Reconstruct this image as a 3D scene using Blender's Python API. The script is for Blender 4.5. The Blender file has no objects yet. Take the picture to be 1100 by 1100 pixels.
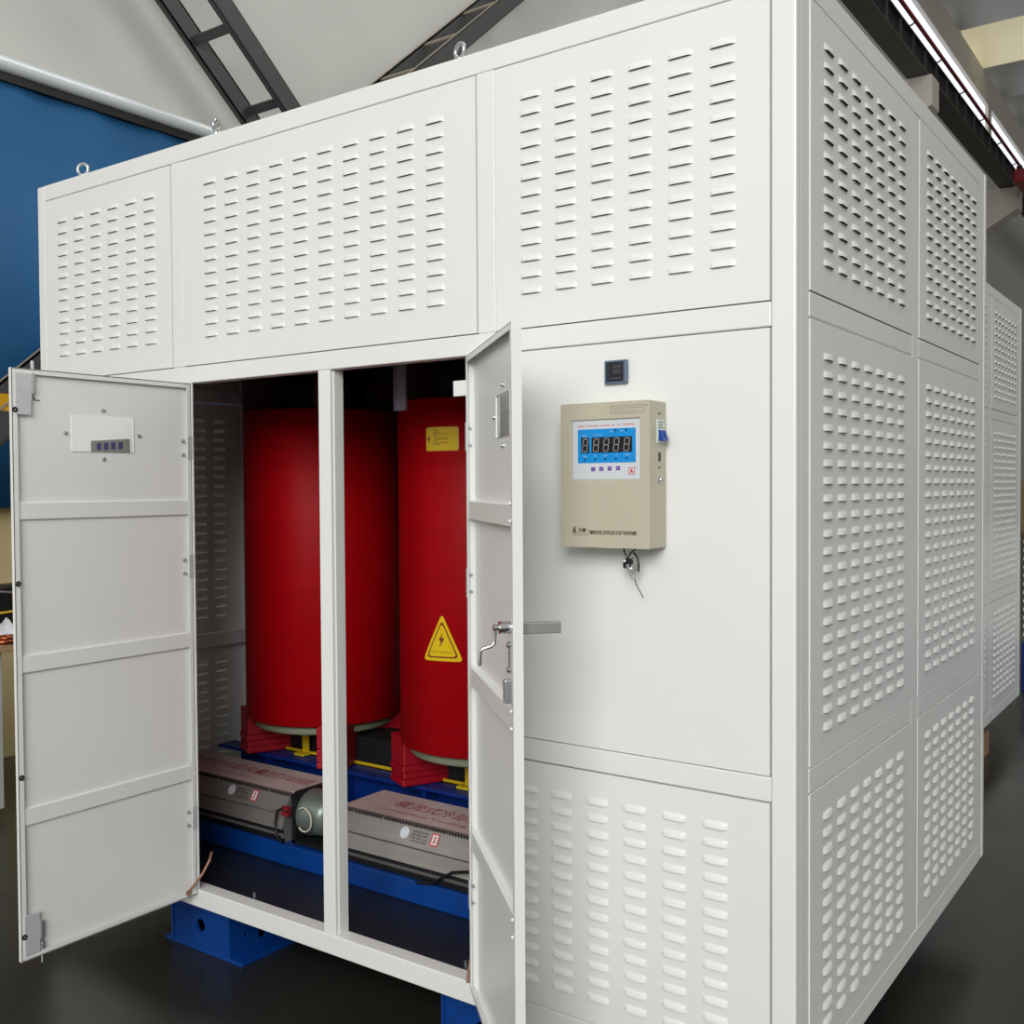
import bpy, bmesh, math, random
from mathutils import Vector, Matrix
random.seed(7)
SC = bpy.context.scene
COL = SC.collection
R = math.radians

# ---------------------------------------------------------------- camera
cam_d = bpy.data.cameras.new('camera'); cam = bpy.data.objects.new('camera', cam_d); COL.objects.link(cam)
F, PITCH, YAW, ROLL = 1114.49, -0.0248316, -0.6160135, -0.0062401
fw = Vector((math.cos(PITCH)*math.sin(YAW), math.cos(PITCH)*math.cos(YAW), math.sin(PITCH)))
rt = fw.cross(Vector((0, 0, 1))).normalized(); up = rt.cross(fw)
c_, s_ = math.cos(ROLL), math.sin(ROLL)
rt, up = c_*rt+s_*up, -s_*rt+c_*up
M = Matrix((rt, up, -fw)).transposed().to_4x4(); M.translation = Vector((0.75365, -2.07285, 1.52428))
cam.matrix_world = M
cam_d.sensor_width = 36; cam_d.lens = F/1100*36; cam_d.clip_end = 200; cam_d.clip_start = 0.02
SC.camera = cam

# ---------------------------------------------------------------- world and lights
w = bpy.data.worlds.new('world'); SC.world = w; w.use_nodes = True
nt = w.node_tree; nt.nodes.clear()
wo = nt.nodes.new('ShaderNodeOutputWorld'); bg = nt.nodes.new('ShaderNodeBackground')
tc = nt.nodes.new('ShaderNodeTexCoord'); sx = nt.nodes.new('ShaderNodeSeparateXYZ')
mr = nt.nodes.new('ShaderNodeMapRange'); mx = nt.nodes.new('ShaderNodeMix'); mx.data_type = 'RGBA'
nt.links.new(tc.outputs['Generated'], sx.inputs[0]); nt.links.new(sx.outputs['Y'], mr.inputs['Value'])
mr.inputs['From Min'].default_value = -0.9; mr.inputs['From Max'].default_value = 0.6
nt.links.new(mr.outputs[0], mx.inputs['Factor'])
mx.inputs['A'].default_value = (1.0, 1.01, 1.0, 1); mx.inputs['B'].default_value = (0.46, 0.46, 0.45, 1)
nt.links.new(mx.outputs['Result'], bg.inputs['Color']); bg.inputs['Strength'].default_value = 0.56
nt.links.new(bg.outputs[0], wo.inputs[0])

def area(name, loc, target, sx_, sy_, power, color=(1, 1, 1)):
    l = bpy.data.lights.new(name, 'AREA'); l.shape = 'RECTANGLE'; l.size = sx_; l.size_y = sy_; l.energy = power; l.color = color
    o = bpy.data.objects.new(name, l); COL.objects.link(o); o.location = loc
    o.rotation_euler = (Vector(target)-Vector(loc)).to_track_quat('-Z', 'Y').to_euler()
    return o
area('hall_doorway_light', (3.0, -8.2, 5.2), (-1.2, 0, 1.2), 6.0, 4.0, 740, (1.0, 1.0, 0.985))
area('added_roof_fill', (2.0, 7.5, 11.9), (1.0, 6.5, 0), 5.0, 8.0, 600, (1.0, 0.99, 0.97))  # unseen fill added under the roof to brighten the left wall and floor

SC.view_settings.view_transform = 'Standard'; SC.view_settings.look = 'None'
SC.view_settings.gamma = 1.0; SC.view_settings.exposure = 0.0; SC.view_settings.use_curve_mapping = False

# ---------------------------------------------------------------- materials
def lin(c):
    return tuple(((v/255)/12.92 if v/255 <= 0.04045 else ((v/255+0.055)/1.055)**2.4) for v in c)
def mat(name, rgb, rough=0.5, metal=0.0, noise=0.0, scale=8.0, bump=0.0, bscale=60.0, emit=0.0, coat=0.0, stretch=None, rnoise=0.0, spec=0.5):
    m = bpy.data.materials.new(name); m.use_nodes = True; t = m.node_tree
    b = t.nodes['Principled BSDF']; col = lin(rgb)
    b.inputs['Base Color'].default_value = (*col, 1); b.inputs['Roughness'].default_value = rough; b.inputs['Metallic'].default_value = metal
    b.inputs['Coat Weight'].default_value = coat; b.inputs['Specular IOR Level'].default_value = spec
    co = t.nodes.new('ShaderNodeTexCoord'); src = co.outputs['Object']
    if stretch:
        mp = t.nodes.new('ShaderNodeMapping'); mp.inputs['Scale'].default_value = stretch
        t.links.new(src, mp.inputs['Vector']); src = mp.outputs[0]
    nz = t.nodes.new('ShaderNodeTexNoise'); nz.inputs['Scale'].default_value = scale; nz.inputs['Detail'].default_value = 6
    t.links.new(src, nz.inputs['Vector'])
    if noise:
        mi = t.nodes.new('ShaderNodeMix'); mi.data_type = 'RGBA'
        mi.inputs['A'].default_value = (*[v*(1-noise) for v in col], 1); mi.inputs['B'].default_value = (*[min(1, v*(1+noise)) for v in col], 1)
        mg = t.nodes.new('ShaderNodeMapRange'); mg.inputs['From Min'].default_value = 0.3; mg.inputs['From Max'].default_value = 0.7
        t.links.new(nz.outputs['Fac'], mg.inputs['Value']); t.links.new(mg.outputs[0], mi.inputs['Factor'])
        t.links.new(mi.outputs['Result'], b.inputs['Base Color'])
    if rnoise:
        mg = t.nodes.new('ShaderNodeMapRange'); mg.inputs['From Min'].default_value = 0.3; mg.inputs['From Max'].default_value = 0.7
        mg.inputs['To Min'].default_value = max(0, rough-rnoise); mg.inputs['To Max'].default_value = rough+rnoise
        t.links.new(nz.outputs['Fac'], mg.inputs['Value']); t.links.new(mg.outputs[0], b.inputs['Roughness'])
    if bump:
        n2 = t.nodes.new('ShaderNodeTexNoise'); n2.inputs['Scale'].default_value = bscale; n2.inputs['Detail'].default_value = 4
        t.links.new(src, n2.inputs['Vector'])
        bp = t.nodes.new('ShaderNodeBump'); bp.inputs['Strength'].default_value = bump; bp.inputs['Distance'].default_value = 0.01
        t.links.new(n2.outputs['Fac'], bp.inputs['Height']); t.links.new(bp.outputs[0], b.inputs['Normal'])
    if emit:
        b.inputs['Emission Color'].default_value = (*col, 1); b.inputs['Emission Strength'].default_value = emit
    return m
def voronoi_holes(m, scale, dark, lo, hi):
    t = m.node_tree; b = t.nodes['Principled BSDF']; co = t.nodes.new('ShaderNodeTexCoord')
    mp = t.nodes.new('ShaderNodeMapping'); mp.inputs['Scale'].default_value = scale; t.links.new(co.outputs['Object'], mp.inputs['Vector'])
    v = t.nodes.new('ShaderNodeTexVoronoi'); v.voronoi_dimensions = '2D'; v.inputs['Scale'].default_value = 1; v.inputs['Randomness'].default_value = 0
    t.links.new(mp.outputs[0], v.inputs['Vector'])
    g = t.nodes.new('ShaderNodeMath'); g.operation = 'LESS_THAN'; g.inputs[1].default_value = 0.16; t.links.new(v.outputs['Distance'], g.inputs[0])
    s = t.nodes.new('ShaderNodeSeparateXYZ'); t.links.new(co.outputs['Object'], s.inputs[0])
    a1 = t.nodes.new('ShaderNodeMath'); a1.operation = 'GREATER_THAN'; a1.inputs[1].default_value = lo; t.links.new(s.outputs['Y'], a1.inputs[0])
    a2 = t.nodes.new('ShaderNodeMath'); a2.operation = 'LESS_THAN'; a2.inputs[1].default_value = hi; t.links.new(s.outputs['Y'], a2.inputs[0])
    p = t.nodes.new('ShaderNodeMath'); p.operation = 'MULTIPLY'; t.links.new(a1.outputs[0], p.inputs[0]); t.links.new(a2.outputs[0], p.inputs[1])
    q = t.nodes.new('ShaderNodeMath'); q.operation = 'MULTIPLY'; t.links.new(p.outputs[0], q.inputs[0]); t.links.new(g.outputs[0], q.inputs[1])
    mi = t.nodes.new('ShaderNodeMix'); mi.data_type = 'RGBA'; t.links.new(q.outputs[0], mi.inputs['Factor'])
    old = b.inputs['Base Color'].links[0].from_socket if b.inputs['Base Color'].links else None
    if old: t.links.new(old, mi.inputs['A'])
    else: mi.inputs['A'].default_value = b.inputs['Base Color'].default_value
    mi.inputs['B'].default_value = (*lin(dark), 1); t.links.new(mi.outputs['Result'], b.inputs['Base Color'])

WHITE = mat('white_powder_coat', (231, 232, 229), 0.34, noise=0.012, scale=2.5, bump=0.02, bscale=900)
GREYIN = mat('door_inner_paint', (232, 232, 230), 0.38, noise=0.02, scale=3)
STEEL = mat('zinc_plated_steel', (195, 198, 200), 0.3, 0.85, noise=0.05, scale=30)
CHROME = mat('chrome', (215, 215, 215), 0.12, 1.0)
BLACK = mat('black_plastic', (14, 14, 15), 0.4)
DARK = mat('dark_steel', (38, 38, 37), 0.55, 0.3, noise=0.2, scale=12)
RED = mat('red_cast_resin', (156, 0, 10), 0.5, noise=0.06, scale=3, stretch=(1, 1, 9), spec=0.12)
REDB = mat('red_resin_block', (158, 6, 28), 0.45, noise=0.06, scale=20)
MAROOND = mat('dark_maroon_resin', (70, 4, 12), 0.6)
BLUEP = mat('blue_machine_paint', (0, 58, 132), 0.42, noise=0.10, scale=10, bump=0.05, bscale=40)
NAVY = mat('deep_blue_clamp_paint', (2, 42, 118), 0.45, noise=0.15, scale=14)
YEL = mat('yellow_core_paint', (200, 170, 20), 0.5)
GREEN = mat('grey_green_insulation', (128, 134, 112), 0.7)
CORE = mat('core_lamination', (22, 22, 24), 0.6, 0.2, noise=0.2, scale=30)
PLATE = mat('floor_sheet', (30, 36, 48), 0.36, 0.3, noise=0.25, scale=5)
voronoi_holes(PLATE, (60, 60, 1), (92, 86, 80), 0.15, 0.29)
FANSIL = mat('brushed_fan_housing', (158, 153, 149), 0.32, 0.55, noise=0.08, scale=6, stretch=(0.4, 8, 8))
FANDK = mat('fan_base_steel', (40, 42, 46), 0.4, 0.5)
FANTOP = mat('fan_deck_film', (200, 182, 178), 0.42, noise=0.08, scale=12)
CREAM = mat('controller_beige_paint', (188, 181, 161), 0.45, noise=0.01, scale=6)
LCDW = mat('label_grey_white', (205, 210, 214), 0.35)
LCDB = mat('label_cyan_blue', (0, 140, 214), 0.35)
LED = mat('display_black', (22, 22, 24), 0.25)
SEG = mat('unlit_segment_grey', (150, 146, 146), 0.4)
PURPLE = mat('purple_key', (104, 66, 160), 0.4)
REDINK = mat('red_ink', (206, 52, 44), 0.5)
WHTINK = mat('white_ink', (225, 232, 236), 0.5)
BLKINK = mat('black_ink', (30, 29, 27), 0.5)
MAROON = mat('maroon_ink', (120, 24, 28), 0.5)
PINKINK = mat('pale_red_ink', (165, 60, 66), 0.5)
STKY = mat('yellow_sticker', (226, 190, 8), 0.3)
STKE = mat('sticker_edge', (206, 150, 60), 0.35)
METERB = mat('blue_grey_bezel', (88, 104, 128), 0.35)
GLASS = mat('acrylic_window', (246, 247, 246), 0.0, 0.0)
GLASS.node_tree.nodes['Principled BSDF'].inputs['Transmission Weight'].default_value = 1.0
GLASS.node_tree.nodes['Principled BSDF'].inputs['IOR'].default_value = 1.12
PLATEZ = mat('galvanised_plate', (206, 209, 210), 0.42, 0.25, noise=0.05, scale=40)
COPPER = mat('copper_braid', (150, 112, 92), 0.45, 0.4, noise=0.2, scale=200)
STRIP = mat('grey_mauve_insulating_strip', (112, 100, 116), 0.5)
WOOD = mat('raw_timber', (150, 118, 84), 0.7, noise=0.2, scale=8, stretch=(1, 8, 8))
TABLEW = mat('table_wood_top', (168, 138, 104), 0.5, noise=0.1, scale=8)
BENCH = mat('pale_grey_bench_paint', (176, 180, 170), 0.5)
CLOTH = mat('white_cloth', (222, 222, 226), 0.85)
SCREEN = mat('blue_screen_fabric', (27, 92, 142), 0.7, noise=0.06, scale=1.2, stretch=(1, 3, 0.6))
TUBE = mat('galvanised_tube', (224, 230, 232), 0.35, 0.1)
LADDER = mat('dark_brace_paint', (66, 67, 66), 0.55, noise=0.08, scale=10)
LEDGE = mat('brace_edge_dust', (150, 140, 122), 0.8, noise=0.15, scale=20)
CONC = mat('concrete_plaster', (196, 194, 189), 0.85, noise=0.07, scale=0.8, bump=0.1, bscale=30)
CONCW = mat('precast_concrete', (214, 208, 196), 0.8, noise=0.05, scale=2)
SKYL = mat('skylight_cream_sheet', (238, 228, 190), 0.6, emit=0.35)
WINL = mat('window_daylight', (238, 242, 255), 0.4, emit=1.0)
GIRD = mat('crane_girder_paint', (62, 60, 58), 0.55, noise=0.1, scale=3)
REDP = mat('red_crane_paint', (140, 16, 26), 0.4)
FLOOR = mat('dark_epoxy_floor', (42, 41, 37), 0.26, noise=0.2, scale=1.6, bump=0.03, bscale=200, rnoise=0.08)

def wall_mat():
    m = mat('hall_wall_paint', (206, 205, 199), 0.85, noise=0.06, scale=0.7, bump=0.12, bscale=6)
    t = m.node_tree; b = t.nodes['Principled BSDF']; co = t.nodes.new('ShaderNodeTexCoord'); s = t.nodes.new('ShaderNodeSeparateXYZ')
    t.links.new(co.outputs['Object'], s.inputs[0])
    a = t.nodes.new('ShaderNodeMath'); a.operation = 'LESS_THAN'; a.inputs[1].default_value = 1.6; t.links.new(s.outputs['Z'], a.inputs[0])
    mi = t.nodes.new('ShaderNodeMix'); mi.data_type = 'RGBA'; t.links.new(a.outputs[0], mi.inputs['Factor'])
    t.links.new(b.inputs['Base Color'].links[0].from_socket, mi.inputs['A']); mi.inputs['B'].default_value = (*lin((206, 186, 140)), 1)
    t.links.new(mi.outputs['Result'], b.inputs['Base Color']); return m
WALLM = wall_mat()
def hazard_mat():
    m = mat('brace_hazard_paint', (66, 67, 66), 0.55)
    t = m.node_tree; b = t.nodes['Principled BSDF']; co = t.nodes.new('ShaderNodeTexCoord'); s = t.nodes.new('ShaderNodeSeparateXYZ')
    t.links.new(co.outputs['Object'], s.inputs[0])
    f = t.nodes.new('ShaderNodeMath'); f.operation = 'PINGPONG'; f.inputs[1].default_value = 0.35; t.links.new(s.outputs['Z'], f.inputs[0])
    g = t.nodes.new('ShaderNodeMath'); g.operation = 'LESS_THAN'; g.inputs[1].default_value = 0.175; t.links.new(f.outputs[0], g.inputs[0])
    z = t.nodes.new('ShaderNodeMath'); z.operation = 'LESS_THAN'; z.inputs[1].default_value = 2.05; t.links.new(s.outputs['Z'], z.inputs[0])
    p = t.nodes.new('ShaderNodeMath'); p.operation = 'MULTIPLY'; t.links.new(g.outputs[0], p.inputs[0]); t.links.new(z.outputs[0], p.inputs[1])
    mi = t.nodes.new('ShaderNodeMix'); mi.data_type = 'RGBA'; t.links.new(p.outputs[0], mi.inputs['Factor'])
    mi.inputs['A'].default_value = (*lin((66, 67, 66)), 1); mi.inputs['B'].default_value = (*lin((214, 160, 10)), 1)
    t.links.new(mi.outputs['Result'], b.inputs['Base Color']); return m
HAZ = hazard_mat()

# ---------------------------------------------------------------- mesh helpers
class MB:
    def __init__(s): s.v = []; s.f = []; s.m = []; s.sm = []
    def add(s, vs, fs, mi=0, smooth=False):
        o = len(s.v); s.v += [tuple(v) for v in vs]
        for f in fs: s.f.append([i+o for i in f]); s.m.append(mi); s.sm.append(smooth)
        return s
    def box(s, a, b, mi=0):
        (x0, y0, z0), (x1, y1, z1) = a, b
        x0, x1 = sorted((x0, x1)); y0, y1 = sorted((y0, y1)); z0, z1 = sorted((z0, z1))
        vs = [(x0, y0, z0), (x1, y0, z0), (x1, y1, z0), (x0, y1, z0), (x0, y0, z1), (x1, y0, z1), (x1, y1, z1), (x0, y1, z1)]
        return s.add(vs, [(0, 3, 2, 1), (4, 5, 6, 7), (0, 1, 5, 4), (1, 2, 6, 5), (2, 3, 7, 6), (3, 0, 4, 7)], mi)
    def obox(s, o, ax, ay, az, mi=0):
        o, ax, ay, az = map(Vector, (o, ax, ay, az))
        vs = [o, o+ax, o+ax+ay, o+ay, o+az, o+ax+az, o+ax+ay+az, o+ay+az]
        return s.add(vs, [(0, 3, 2, 1), (4, 5, 6, 7), (0, 1, 5, 4), (1, 2, 6, 5), (2, 3, 7, 6), (3, 0, 4, 7)], mi)
    def cyl(s, p0, p1, r0, r1=None, n=24, mi=0, cap=True, smooth=True):
        p0, p1 = Vector(p0), Vector(p1); r1 = r0 if r1 is None else r1
        d = (p1-p0).normalized(); a = d.orthogonal().normalized(); b = d.cross(a)
        vs = []
        for p, r in ((p0, r0), (p1, r1)):
            vs += [p+r*(math.cos(2*math.pi*i/n)*a+math.sin(2*math.pi*i/n)*b) for i in range(n)]
        s.add(vs, [(i, (i+1) % n, n+(i+1) % n, n+i) for i in range(n)], mi, smooth)
        if cap:
            s.add(vs[:n], [tuple(reversed(range(n)))], mi); s.add(vs[n:], [tuple(range(n))], mi)
        return s
    def tube(s, pts, r, n=10, mi=0):
        pts = [Vector(p) for p in pts]; rings = []; a = None
        for i, p in enumerate(pts):
            d = (pts[min(i+1, len(pts)-1)]-pts[max(i-1, 0)]).normalized()
            a = d.orthogonal().normalized() if a is None else (a-d*a.dot(d)).normalized()
            b = d.cross(a); rings.append([p+r*(math.cos(2*math.pi*k/n)*a+math.sin(2*math.pi*k/n)*b) for k in range(n)])
        vs = [v for q in rings for v in q]; fs = []
        for i in range(len(pts)-1):
            for k in range(n): fs.append((i*n+k, i*n+(k+1) % n, (i+1)*n+(k+1) % n, (i+1)*n+k))
        s.add(vs, fs, mi, True); s.add(rings[0], [tuple(reversed(range(n)))], mi); s.add(rings[-1], [tuple(range(n))], mi)
        return s
    def lathe(s, prof, ctr, n=48, mi=0):
        vs = []; m = len(prof); cx, cy, cz = ctr
        for i in range(n):
            a = 2*math.pi*i/n
            vs += [(cx+r*math.cos(a), cy+r*math.sin(a), cz+z) for r, z in prof]
        fs = [(i*m+j, ((i+1) % n)*m+j, ((i+1) % n)*m+j+1, i*m+j+1) for i in range(n) for j in range(m-1)]
        return s.add(vs, fs, mi, True)
    def prism(s, prof, x0, x1, mi=0, axis=0):
        n = len(prof)
        def P(x, a, b): return (x, a, b) if axis == 0 else ((a, x, b) if axis == 1 else (a, b, x))
        vs = [P(x0, a, b) for a, b in prof]+[P(x1, a, b) for a, b in prof]
        fs = [(i, (i+1) % n, n+(i+1) % n, n+i) for i in range(n)]+[tuple(range(n)), tuple(range(n, 2*n))]
        return s.add(vs, fs, mi)
    def ring(s, c, axis, r_out, r_tube, n=24, m=8, mi=0):
        c = Vector(c); d = Vector(axis).normalized(); a = d.orthogonal().normalized(); b = d.cross(a); vs = []
        for i in range(n):
            t = 2*math.pi*i/n; e = math.cos(t)*a+math.sin(t)*b
            for k in range(m):
                u = 2*math.pi*k/m; vs.append(c+e*(r_out+r_tube*math.cos(u))+d*r_tube*math.sin(u))
        fs = [(i*m+k, ((i+1) % n)*m+k, ((i+1) % n)*m+(k+1) % m, i*m+(k+1) % m) for i in range(n) for k in range(m)]
        return s.add(vs, fs, mi, True)
    def build(s, name, mats, parent=None, bevel=0.0, seg=2, solid=0.0, loc=None, fixn=True):
        me = bpy.data.meshes.new(name); me.from_pydata(s.v, [], s.f)
        if not isinstance(mats, (list, tuple)): mats = [mats]
        for m in mats: me.materials.append(m)
        for p, mi, sm in zip(me.polygons, s.m, s.sm): p.material_index = mi; p.use_smooth = sm
        if fixn:
            bm = bmesh.new(); bm.from_mesh(me); bmesh.ops.recalc_face_normals(bm, faces=bm.faces[:]); bm.to_mesh(me); bm.free()
        o = bpy.data.objects.new(name, me); COL.objects.link(o)
        if parent: o.parent = parent
        if loc: o.location = loc
        if solid:
            md = o.modifiers.new('solidify', 'SOLIDIFY'); md.thickness = solid; md.offset = 0
        if bevel:
            md = o.modifiers.new('bevel', 'BEVEL'); md.width = bevel; md.segments = seg; md.limit_method = 'ANGLE'; md.angle_limit = R(40); md.harden_normals = False
        return o
def tag(o, label, cat, group=None):
    o['label'] = label; o['category'] = cat
    if group: o['group'] = group
    return o
def root(name, loc, label, cat, group=None, rz=0):
    o = bpy.data.objects.new(name, None); o.empty_display_size = 0.1; COL.objects.link(o); o.location = loc; o.rotation_euler = (0, 0, rz)
    return tag(o, label, cat, group)
def struct(o): o['kind'] = 'structure'; return o
def copy_tree(o, parent=None):
    c = o.copy(); COL.objects.link(c)
    if parent: c.parent = parent
    for ch in list(o.children): copy_tree(ch, c)
    return c

_font_cache = {}
def text_bm(mb, txt, height, origin, right, upv, mi=0, width=None, bold=0.0, centre=False):
    """append flat lettering to a mesh builder; origin = lower left of the lettering"""
    cu = bpy.data.curves.new('t', 'FONT'); cu.body = txt; cu.size = 1; cu.offset = bold; cu.resolution_u = 2; cu.fill_mode = 'FRONT'
    ob = bpy.data.objects.new('t', cu); COL.objects.link(ob)
    dg = bpy.context.evaluated_depsgraph_get(); me = bpy.data.meshes.new_from_object(ob.evaluated_get(dg))
    vs = [v.co.copy() for v in me.vertices]; fs = [tuple(p.vertices) for p in me.polygons]
    bpy.data.objects.remove(ob); bpy.data.curves.remove(cu); bpy.data.meshes.remove(me)
    if not vs: return
    x0 = min(v.x for v in vs); x1 = max(v.x for v in vs); y0 = min(v.y for v in vs); y1 = max(v.y for v in vs)
    sy = height/(y1-y0); sxx = sy if width is None else width/(x1-x0)
    o, r_, u_ = Vector(origin), Vector(right).normalized(), Vector(upv).normalized()
    if centre: o = o - r_*(x1-x0)*sxx/2
    mb.add([o+r_*(v.x-x0)*sxx+u_*(v.y-y0)*sy for v in vs], fs, mi)

# ---------------------------------------------------------------- the hall
WX = -5.0
struct(MB().box((-14, -14, -0.1), (16, 48, 0)).build('floor', FLOOR))
m = MB(); m.box((WX-0.25, -8, 0), (WX, 47, 10.0)); wl = struct(m.build('wall_left', WALLM))
struct(MB().box((-5.25, 47, 0), (12, 47.2, 13)).build('wall_back', CONC))
# clerestory above the left wall: glazed strip between piers, beam on top
piers = (-3.9, 12.2, 28.3, 44.4)
for i in range(3):
    ya, yb = piers[i]+0.45, piers[i+1]
    g = MB(); g.box((WX-0.12, ya, 10.0), (WX-0.08, yb, 11.66)); g.box((WX-0.2, ya, 10.0), (WX-0.02, yb, 10.06), 1)
    struct(g.build('window_%d' % (i+1), [WINL, CONCW]))
m = MB()
for ya in piers: m.box((WX-0.25, ya, 10.0), (WX, ya+0.45, 11.66))
struct(m.build('trim_1', CONCW))
struct(MB().box((WX-0.3, -8, 11.66), (WX+0.02, 47, 12.42)).build('trim_2', CONCW, bevel=0.02))
# folded roof slabs with cream skylights
cm = MB(); per = 2.7
for i in range(15):
    ya = 6+per*i
    pr = [(ya, 12.45), (ya+per*0.5, 13.15), (ya+per, 12.45), (ya+per, 12.60), (ya+per*0.5, 13.30), (ya, 12.60)]
    cm.prism(pr, WX-0.3, 12, 0)
    if i in (7, 12):
        cm.prism([(ya+per*0.52, 13.10), (ya+per*0.98, 12.44), (ya+per*0.98, 12.40), (ya+per*0.52, 13.06)], WX-0.28, 11.9, 1)
struct(cm.build('ceiling', [CONC, SKYL]))

# crane girder, corbelled columns
gr = root('crane_girder', (-3.78, 20, 8.30), 'long dark steel crane girder on white corbels high along the wall', 'girder')
g = MB(); g.box((-0.17, -18, 0), (0.17, 26, 0.035)); g.build('bottom_flange', GIRD, gr)
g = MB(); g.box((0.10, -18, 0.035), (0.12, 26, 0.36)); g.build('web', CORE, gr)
g = MB(); g.box((-0.12, -18, 0.36), (0.17, 26, 0.385)); g.build('top_flange', GIRD, gr)
for i in range(58):
    yy = -17.5+i*0.75; MB().box((0.12, yy, 0.035), (0.165, yy+0.02, 0.36)).build('stiffener', GIRD, gr)
for i in (1, 2):
    yy = 8.12+7.97*i
    lab = {1: 'pale concrete column whose corbel shows as a white block over the enclosure top edge',
           2: "pale concrete column with bracket right of the enclosure's far top corner"}[i]
    cr = root('concrete_column', (WX, yy, 0), lab, 'column', 'columns along the left wall')
    MB().box((0, 0, 0), (0.55, 0.55, 8.3)).build('shaft', CONCW, cr, bevel=0.02)
    MB().prism([(0.5, 7.25), (1.45, 7.8), (1.45, 8.3), (0.5, 8.3)], 0.0, 0.5, axis=1).build('corbel', CONCW, cr, bevel=0.015)
rp = root('conductor_rail', (-3.50, 20, 8.70), 'thin dark red rail running above the crane girder', 'rail')
MB().tube([(0, -18, 0), (0, 26, 0)], 0.032, 10).build('pipe', REDP, rp)
for i in range(24):
    yy = -17.3+i*1.75
    MB().tube([(-0.14, yy, -0.02), (-0.07, yy, 0.0), (0, yy, 0.045)], 0.013, 6).build('clip', GIRD, rp)
cb = root('overhead_crane', (-3.42, 22.6, 8.0), 'red overhead crane end carriage at the far end of the girder', 'crane')
MB().box((0, 0, 0), (0.5, 1.6, 0.28)).build('end_carriage', REDP, cb, bevel=0.03)
MB().box((0.5, 0.4, -0.1), (13, 1.1, 0.55)).build('bridge_beam', REDP, cb, bevel=0.02)
MB().cyl((0.05, 0.2, 0.30), (0.15, 0.2, 0.30), 0.10).build('wheel', CORE, cb)
MB().cyl((0.05, 1.4, 0.30), (0.15, 1.4, 0.30), 0.10).build('wheel', CORE, cb)

# lattice braces
def brace(name, label, ya, za, yb, zb, mlow, battens, t=0.135):
    r = root(name, (0, 0, 0), label, 'brace', 'crossing lattice braces on the wall')
    d = Vector((0, yb-ya, zb-za)).normalized(); n = Vector((0, -d.z, d.y))
    if zb > za: n = n if n.z < 0 else -n
    else: n = n if n.z > 0 else -n
    L = Vector((0, yb-ya, zb-za))
    for x in (-4.83, -4.43):
        mb = MB(); mb.obox((x, ya, za), (0.012, 0, 0), L, n*t, 0)
        mb.obox((x-0.035, ya, za), (0.047, 0, 0), L, n*0.012, 1); mb.obox(Vector((x-0.035, ya, za))+n*(t-0.012), (0.047, 0, 0), L, n*0.012, 0)
        mb.build('channel', [mlow, LEDGE if name == 'lattice_brace' and zb > za else LADDER], r)
    for k in battens:
        p = Vector((0, ya, za))+d*k
        MB().obox(p+Vector((-4.82, 0, 0)), (0.40, 0, 0), d*0.05, n*0.014, 0).build('batten', LEDGE if zb > za else LADDER, r)
    return r
# one rising to the right, one falling to the right
Lb = math.hypot(1, 0.848)
b2 = brace('lattice_brace', 'dark ladder-like brace rising right, yellow striped at its foot', -1.3, 4.665-0.848*5.273, 9.0, 4.665+0.848*5.027, HAZ, [])
for yk in [4.05+0.53*i for i in range(-1, 9)]:
    z = 4.665+0.848*(yk-3.973)
    MB().obox((-4.82, yk, z-0.012), (0.40, 0, 0), (0, 0.035, 0.03), (0, 0.008, -0.010)).build('batten', LEDGE, b2)
for yk in (0.2, 1.3, 1.9, 2.5):
    z = 4.665+0.848*(yk-3.973)
    MB().obox((-4.82, yk, z-0.012), (0.40, 0, 0), (0, 0.035, 0.03), (0, 0.008, -0.010)).build('batten', LEDGE, b2)
b1 = brace('lattice_brace', 'dark two-channel brace falling right to the cabinet top edge', -0.4, 4.498+0.862*2.519, 5.6, 4.498-0.862*3.481, LADDER, [])
for (yk, zk) in ((2.255, 4.425), (2.685, 4.095), (1.82, 4.79)):
    MB().obox((-4.82, yk, zk), (0.385, 0, 0), (0, 0.045, -0.04), (0, 0.012, 0.014)).build('batten', LADDER, b1)

# roller screen on the wall
rs = root('roller_screen', (-4.93, -1.0, 1.42), 'large blue wall screen below a silver tube at far left', 'screen')
m = MB(); n = 26; Wd = 4.0
vs = []
for i in range(n+1):
    y = Wd*i/n; vs += [(0.012*math.sin(i*1.7), y, 0), (0.010*math.sin(i*1.9+1), y, 2.40)]
m.add(vs, [(2*i, 2*i+2, 2*i+3, 2*i+1) for i in range(n)], 0, True); m.build('fabric', SCREEN, rs, solid=0.006)
MB().cyl((0.02, 0, 2.47), (0.02, Wd, 2.47), 0.045).build('roller_tube', TUBE, rs)
MB().box((-0.02, 0, 2.375), (0.03, Wd, 2.42)).build('clamp_rail', DARK, rs)

# bench with clutter at the left edge
bn = root('work_bench', (-4.12, -0.8, 0), 'wood-topped pale bench at the left edge under the blue screen', 'bench')
MB().box((-0.22, -0.9, 0.775), (0.23, 2.25, 0.81)).build('tabletop', TABLEW, bn, bevel=0.004)
MB().box((-0.19, 0.55, 0.05), (0.2, 1.255, 0.775)).build('pedestal', BENCH, bn, bevel=0.005)
MB().box((-0.17, 0.57, 0.0), (0.18, 1.24, 0.05)).build('plinth', BLACK, bn)
MB().box((-0.19, -0.88, 0.0), (0.2, -0.3, 0.775)).build('pedestal', BENCH, bn, bevel=0.005)
MB().box((-0.19, 1.65, 0.0), (0.2, 2.2, 0.775)).build('pedestal', BENCH, bn, bevel=0.005)
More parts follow.
